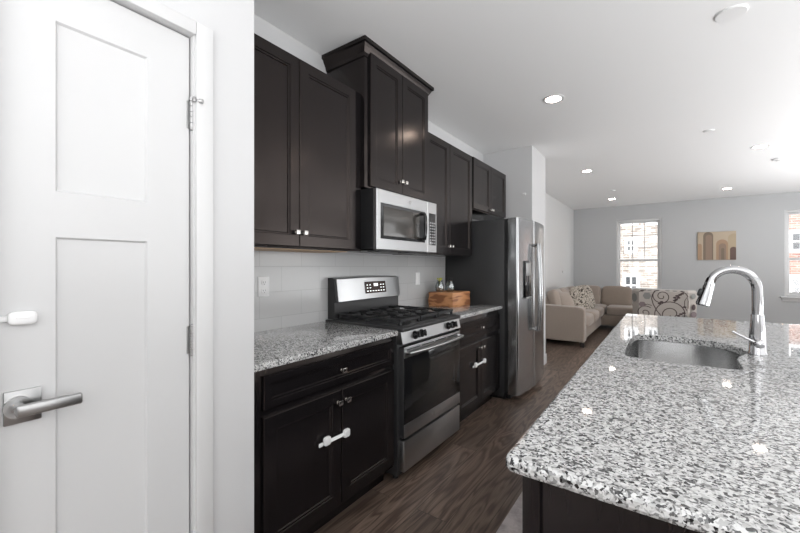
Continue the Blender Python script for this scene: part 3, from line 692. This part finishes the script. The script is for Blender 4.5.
# sink
t = thing('kitchen_sink', 'stainless undermount sink in the island granite', 'sink', (.06, 2.13, .67))
cx, cy = (hx0+hx1)/2, (hy0+hy1)/2
def sr(g, z, o=0): return [(cx+(x-cx)*(1+g), cy+(y-cy)*(1+g), z) for x, y in hole]
m = MB(); m.loops([sr(.10, .8835), sr(.10, .882), sr(-.0, .882), sr(.015, .880), sr(.01, .72), sr(-.02, .69), sr(-.12, .672), sr(-.8, .668)])
bas = m.build('basin', 'steel_sink', t)
m = MB(); m.lathe([(.043, .6695), (.043, .672), (.034, .673), (.030, .670), (.012, .6705), (0, .671)], (cx+.05, cy, 0)); m.build('drain', 'chrome', t)
# faucet
FX, FY = .318, 2.19
t = thing('kitchen_faucet', 'tall chrome gooseneck faucet standing behind the island sink', 'faucet', (FX, FY, .914))
m = MB(); m.lathe([(0, .9142), (.032, .9142), (.032, .920), (.0285, .930), (.0275, .99), (.0225, 1.06), (.021, 1.085), (0, 1.085)], (FX, FY, 0)); bd = m.build('body', 'chrome', t)
arc = [(FX, FY, 1.085), (FX, FY, 1.10), (FX, FY, 1.13), (FX, FY, 1.155), (FX, FY, 1.18)]; ra = .083
dx, dy = -.985, -.17
for k in range(1, 19):
    a = PI*k/20*1.06; rr_ = ra; o = rr_*(1-math.cos(a)); arc.append((FX+dx*o, FY+dy*o, 1.19+rr_*1.05*math.sin(a)))
m = MB(); m.tube(arc, .0185, 18); m.build('spout', 'chrome', t)
p = Vector(arc[-1]); q = (Vector(arc[-1])-Vector(arc[-2])).normalized(); q2 = (q*1+Vector((dx*.12, dy*.12, -.25))).normalized()
m = MB(); m.cyl(p, p+q2*.012, .0205); m.cyl(p+q2*.012, p+q2*.085, .0195, .0265); m.cyl(p+q2*.085, p+q2*.092, .0245, .022); hd = m.build('spray_head', 'chrome', t)
e = p+q2*.03+Vector((-.022, -.006, 0)); m = MB(); m.super(tuple(e), (.010, .009, .018), 3, M4=Matrix.Rotation(.3, 4, 'Y')); m.build('spray_button', 'black', hd)
m = MB(); hz = .965; m.cyl((FX, FY, hz), (FX, FY-.050, hz), .017, .0175); m.sphere((FX, FY-.050, hz), .0175, (1, .5, 1)); hub = m.build('handle_hub', 'chrome', t)
m = MB(); m.tube([(FX, FY-.043, hz), (FX-.045, FY-.045, hz+.023), (FX-.085, FY-.047, hz+.046)], [.006, .0055, .005], 12); m.build('lever', 'chrome', t)

# mat
m = at(MB(), (-.45, 1.7, 0)); m.box(-.667, -.235, .9, 2.9, .0005, .012, .004); tag(m.build('floor_mat', 'mat'), 'pale pinkish marble print mat on the floor beside the island', 'mat')

# ---------------------------------------------------------------- living area
SX0, SX1, SY0 = -1.86, -1.05, 6.50
t = thing('sectional_sofa', 'beige suede L shaped sectional sofa below the left window', 'sofa', (-1.4, 7.8, 0))
m = MB(); m.box(SX0+.02, SX1-.03, SY0+.16, 8.75, .09, .30, .02, 3); m.box(SX0+.02, -.47, 8.62, 9.50, .09, .30, .02, 3); m.build('base', 'sofa', t)
ar = MB(); ar.prism([(SX0, .08), (SX1-.006, .08), (SX1, .10), (SX1, .585), (SX1-.03, .625), (SX1-.08, .637), (SX0+.1, .65), (SX0, .65)], 'y', SY0, SY0+.20); a_ = ar.build('arm', 'sofa_light', t)
bv = a_.modifiers.new('bevel', 'BEVEL'); bv.width = .02; bv.segments = 3; bv.limit_method = 'ANGLE'
m = MB(); m.box(SX0, SX0+.22, SY0+.20, 9.5, .3, .72, .05, 3); m.box(SX0+.22, -.47, 9.26, 9.5, .3, .74, .05, 3); m.build('back_frame', 'sofa', t)
for k in range(3):
    y = SY0+.21+k*.64; m = MB(); m.super((-1.335, y+.315, .385), (.325, .318, .105), 5); m.build('seat_cushion', 'sofa_light', t)
for k, (y, tl) in enumerate(((SY0+.50, .28), (SY0+1.12, .24), (SY0+1.76, .22))):
    m = MB(); m.super((-1.57, y, .66), (.12, .30, .23), 4, M4=Matrix.Rotation(-tl, 4, 'Y'), thin=.25); m.build('back_cushion', 'sofa_light', t)
m = MB(); m.super((-1.32, 8.94, .385), (.30, .315, .095), 7); m.build('seat_cushion', 'sofa_light', t)
for k in range(1):
    m = MB(); m.super((-.74, 8.94, .385), (.26, .315, .095), 7); m.build('seat_cushion', 'sofa_light', t)
for k, x in enumerate((-1.37, -.86)):
    m = MB(); m.super((x, 9.22, .645), (.29 if k else .22, .11, .225), 5, M4=Matrix.Rotation(-.12, 4, 'X')); m.build('back_cushion', 'sofa' if k else 'sofa_light', t)
for x, y in ((-1.09, SY0+.05), (SX0+.05, SY0+.05), (-1.80, 9.44), (-.53, 9.44), (-.53, 8.68)):
    MB().box(x-.03, x+.03, y-.03, y+.03, 0, .0905, .004).build('leg', 'towel', t)
pl = at(MB(), (-1.33, 7.75, .66))
pl.super((-1.29, 7.78, .685), (.075, .25, .25), 3.6, M4=Matrix.Rotation(R(-42), 4, 'Z') @ Matrix.Rotation(-.22, 4, 'Y') @ Matrix.Rotation(.15, 4, 'X'), thin=.55)
tag(pl.build('throw_pillow', 'scroll'), 'black and cream scroll patterned pillow on the beige sofa', 'pillow')
pl = at(MB(), (-1.4, 7.0, .66))
pl.super((-1.43, 6.98, .65), (.09, .20, .205), 3.2, M4=Matrix.Rotation(R(-25), 4, 'Z') @ Matrix.Rotation(-.40, 4, 'Y'), thin=.5)
tag(pl.build('throw_pillow', 'sofa_light'), 'plain beige pillow near the sofa arm', 'pillow')

# floral armchair seen from behind
AX, AY = -.05, 7.75
t = thing('floral_armchair', 'cream floral print armchair seen from behind beyond the island', 'armchair', (AX, AY, 0))
b0 = MB()
def back_pts(z, o):
    # outline of the wrapped back in plan: wings fold forward on both sides
    return [(-.455-o*.3, AY+.30, z), (-.475-o, AY+.10, z), (-.385, AY-o, z), (.30, AY-o, z), (.40+o, AY+.10, z), (.38+o*.3, AY+.30, z), (.28, AY+.28, z), (.22, AY+.13, z), (-.28, AY+.13, z), (-.36, AY+.28, z)]
b0.loops([back_pts(.14, .0), back_pts(.5, .01), back_pts(.86, .02), [(x*.985-.001, y+.01, .895+(0 if i not in (0, 5, 6, 9) else -.05)) for i, (x, y, z) in enumerate(back_pts(0, 0))]], back=True)
# printed vines: flush strips on the back cloth
b0.mat(1)
def strip(P, wd=.008):
    b = bmesh.new(); prev = None; yy = AY-.021
    for i in range(len(P)):
        p = Vector((P[i][0], 0, P[i][1])); a = Vector((P[max(i-1, 0)][0], 0, P[max(i-1, 0)][1])); c = Vector((P[min(i+1, len(P)-1)][0], 0, P[min(i+1, len(P)-1)][1]))
        t_ = (c-a).normalized(); n_ = Vector((-t_.z, 0, t_.x))*wd/2
        ys = AY-.0005-.02*max(0, min(1, (p.z-.14)/.72))-.0012
        cur = [b.verts.new((p.x+n_.x, ys, p.z+n_.z)), b.verts.new((p.x-n_.x, ys, p.z-n_.z))]
        if prev: b.faces.new((prev[0], prev[1], cur[1], cur[0]))
        prev = cur
    b0._merge(b)
def spiral(cx, cz, r, turns, a0, sg=1, wd=.011):
    P = []; n = 50
    for k in range(n+1): u = k/n; rr_ = r*(1-.88*u); a = a0+sg*turns*2*PI*u; P.append((cx+rr_*math.cos(a), cz+rr_*math.sin(a)))
    strip(P, wd); return P[0]
def blob(cx, cz, rx, rz, mi, n=18, pet=0):
    b = bmesh.new(); ys = AY-.0005-.02*max(0, min(1, (cz-.14)/.72))-.001
    b.faces.new([b.verts.new((cx+rx*(1+pet*math.cos(k*6*2*PI/n))*math.cos(2*PI*k/n), ys, cz+rz*(1+pet*math.cos(k*6*2*PI/n))*math.sin(2*PI*k/n))) for k in range(n)])
    b0.mat(mi); b0._merge(b); b0.mat(1)
spiral(-.055, .784, .135, 1.7, 2.4, 1, .013); spiral(.075, .49, .235, 1.9, 3.3, -1, .014); spiral(-.30, .49, .125, 1.5, .8, 1, .013)
strip([(-.10, .885), (-.15, .87), (-.19, .81), (-.20, .74), (-.18, .65), (-.13, .54), (-.06, .44), (.02, .38)], .014)
strip([(-.38, .85), (-.34, .88), (-.28, .885)], .012); strip([(-.33, .62), (-.26, .64), (-.20, .62)], .010); strip([(.11, .68), (.14, .74), (.2, .83)], .010)
strip([(.28, .56), (.25, .64), (.25, .72), (.285, .79), (.297, .72), (.295, .60)], .010); strip([(.2, .88), (.26, .85), (.297, .79)], .012)
for x, z in ((.12, .77), (.15, .80), (.17, .77), (.19, .82), (.14, .74), (.22, .84), (-.09, .66), (-.06, .69), (.20, .50), (.24, .52), (-.02, .42), (.25, .62), (-.34, .87), (.17, .47), (.12, .72)): blob(x, z, .026, .015, 1)
for x in (-.33, -.23, -.12, .02, .12, .22): blob(x, .880, .035, .008, 2)
blob(-.267, .785, .058, .06, 2, pet=.08); blob(-.335, .635, .05, .045, 3, pet=.08); blob(.25, .44, .05, .05, 2, pet=.08); blob(.0, .28, .06, .06, 3, pet=.1)
# grey flower wrapped on the left side panel, leaf on the right one
def side(P, mi):
    b = bmesh.new(); b.faces.new([b.verts.new(p) for p in P]); b0.mat(mi); b0._merge(b); b0.mat(1)
def sidepts(xa, ya, xb, yb, cu, cz, ru, rz):
    o = []
    for k in range(14):
        a = 2*PI*k/14; u = cu+ru*math.cos(a); o.append((xa+(xb-xa)*u+math.copysign(.012, xb-xa), ya+(yb-ya)*u-.012, cz+rz*math.sin(a)))
    return o
side(sidepts(-.385, AY-.0175, -.4925, AY+.10, .55, .745, .40, .075), 2)
side(sidepts(.30, AY-.0175, .4175, AY+.10, .45, .80, .30, .045), 2); side(sidepts(.30, AY-.0175, .4175, AY+.10, .5, .62, .22, .05), 1)
side(sidepts(.30, AY-.0175, .4175, AY+.10, .5, .50, .35, .05), 3)
b0.build('backrest', ['floral', 'vine', 'flower_grey', 'flower_mauve'], t, flat=True)
m = MB(); m.super((-.035, AY+.42, .33), (.33, .36, .13), 6); m.build('seat', 'floral', t)
for s in (-.41, .34): MB().box(s-.05, s+.05, AY+.28, AY+.80, .14, .58, .04, 3).build('arm', 'floral', t)
for x in (-.38, .31):
    for y in (AY+.05, AY+.74): MB().cyl((x, y, 0), (x, y, .142), .018, .026, 12).build('leg', 'towel', t)

# wall art
t = thing('wall_art', 'unframed canvas of overlapping brown arches on the grey wall', 'wall art', (.874, 10.39, 1.43))
X0, X1, Z0, Z1 = .56, 1.188, 1.43, 2.03
MB().box(X0, X1, 10.365, 10.399, Z0, Z1, .003).build('canvas', 'canvas', t)
def arch(x0, x1, zt, mi, lay, cut=None):
    r_ = (x1-x0)/2; yy = 10.3648-lay*.0003
    P = [(x0, Z0+.002), (x1, Z0+.002)]
    for k in range(13): a = PI*k/12; P.append(((x0+x1)/2+r_*math.cos(a), zt-r_+r_*math.sin(a)))
    P = [(max(X0+.002, min(X1-.002, x)), z) for x, z in P]
    MB().prism(P, 'y', yy-.0003, yy).build('arch_print', 'arch%d' % mi, t, flat=True)
arch(.655, .82, 2.03, 0, 1); arch(.695, .80, 1.97, 2, 2); arch(.56, .63, 1.78, 1, 3); arch(.87, 1.06, 1.86, 1, 4); arch(.91, 1.03, 1.78, 2, 5); arch(1.06, 1.24, 1.98, 4, 6); arch(1.09, 1.20, 1.70, 3, 7); arch(.95, 1.00, 1.68, 0, 8)

# thermostat and sensor
m = at(MB(), (-1.93, 9.2, 1.2)); m.super((-1.92, 9.15, 1.17), (.012, .035, .03), 4); tag(m.build('wall_sensor', 'white_plastic'), 'small white sensor low on the left living room wall', 'sensor')
m = at(MB(), (-1.45, 4.57, 2.2)); m.super((-1.40, 4.566, 2.17), (.02, .009, .014), 4); tag(m.build('wall_hook', 'white_plastic'), 'tiny white hook high on the wall above the refrigerator', 'hook')

# ---------------------------------------------------------------- ceiling
DL = [(-.795, 3.413, 'recessed ceiling light above the aisle in front of the refrigerator'), (-.979, 6.282, 'recessed ceiling light above the near end of the sofa'), (.928, 6.214, 'recessed ceiling light, brightest one at the right beyond the island'),
      (-.946, 9.2, 'recessed ceiling light nearest the left corner window'), (.926, 9.204, 'recessed ceiling light in front of the wall art'),
      (.93, 3.35, None), (2.80, 3.40, None), (2.80, 6.25, None)]
first = None
for x, y, lab in DL:
    if first is None:
        t = thing('ceiling_light', lab, 'ceiling light', (x, y, CE), 'recessed ceiling lights'); first = t
        m = MB(); m.lathe([(.088, CE), (.088, CE-.004), (.078, CE-.007), (.064, CE-.004), (.062, CE)], (x, y, 0)); m.build('trim_ring', 'trim', t)
        m = MB(); m.lathe([(.062, CE-.0035), (.0, CE-.0035)], (x, y, 0)); m.build('lens', 'lamp', t)
    else: dup(first, (x, y, CE), lab or 'recessed ceiling light right of the island, outside the photo', 'recessed ceiling lights')
def disc(name, x, y, r, h, label, cat, ring=True):
    t = thing(name, label, cat, (x, y, CE)); m = MB(); m.lathe([(r, CE), (r, CE-h*.5), (r*.92, CE-h), (r*.6, CE-h*1.05), (0, CE-h*1.05)], (x, y, 0)); m.build('cover', 'white_plastic', t)
    if ring: m = MB(); m.lathe([(r*.45, CE-h*1.04), (r*.45, CE-h*1.4), (r*.35, CE-h*1.6), (0, CE-h*1.6)], (x, y, 0)); m.build('sensor_cap', 'white_plastic', t)
disc('speaker_grille', .304, 2.845, .075, .010, 'large flat white disc on the ceiling above the island', 'ceiling disc', False)
disc('smoke_detector', 1.244, 7.057, .075, .022, 'round white smoke detector on the ceiling near the right light', 'smoke detector')
disc('sprinkler_cap', .375, 5.167, .045, .012, 'small flat white sprinkler cap at the middle of the ceiling', 'sprinkler', False)
disc('sprinkler_cap', -.825, 8.182, .045, .012, 'small flat white sprinkler cap between the two left living room lights', 'sprinkler', False)

# ---------------------------------------------------------------- outside
GB = -3.0
def bld(x0, x1, y, m, label, wins):
    t = thing('brick_building', label, 'building', ((x0+x1)/2, y, GB))
    MB().box(x0, x1, y, y+4, GB, 9).build('wall', m, t, flat=True)
    for wx0, wx1, wz0, wz1, nx, nz in wins:
        f = MB(); f.box(wx0-.09, wx1+.09, y-.06, y+.02, wz0-.09, wz1+.11, .01); fo = f.build('window', 'ext_white', t)
        g = MB()
        for i in range(nx):
            for j in range(nz):
                a = wx0+(wx1-wx0)*i/nx; c = wx0+(wx1-wx0)*(i+1)/nx; e = wz0+(wz1-wz0)*j/nz; h = wz0+(wz1-wz0)*(j+1)/nz
                g.box(a+.03, c-.03, y-.068, y-.059, e+.03, h-.03)
        g.build('pane', 'ext_glass', fo)
bld(-7, 1.35, 17.0, 'brick_tan', 'tan brick building seen through the left window', [(-1.30, -.90, -.15, .92, 2, 3), (-1.23, -.99, 1.89, 2.31, 2, 2), (-1.24, -.95, 2.97, 3.6, 2, 2), (-.55, -.25, 2.93, 3.6, 2, 2), (-4.2, -3.2, -.4, .6, 2, 2), (-4.2, -3.2, 2.4, 3.6, 2, 2)])
bld(1.45, 9, 19.0, 'brick_red', 'red brick building seen through the right window', [(3.65, 4.35, .25, .90, 3, 2), (3.65, 4.35, 1.88, 2.48, 3, 2), (3.6, 4.3, 3.4, 4.4, 2, 2), (5.4, 6.2, -.2, .75, 2, 2), (5.4, 6.2, 2.0, 3.2, 2, 2)])
struct(MB().box(-30, 30, 10.6, 60, GB-.1, GB).build('ground', mat('pavement', (.5, .5, .49), .9), flat=True))
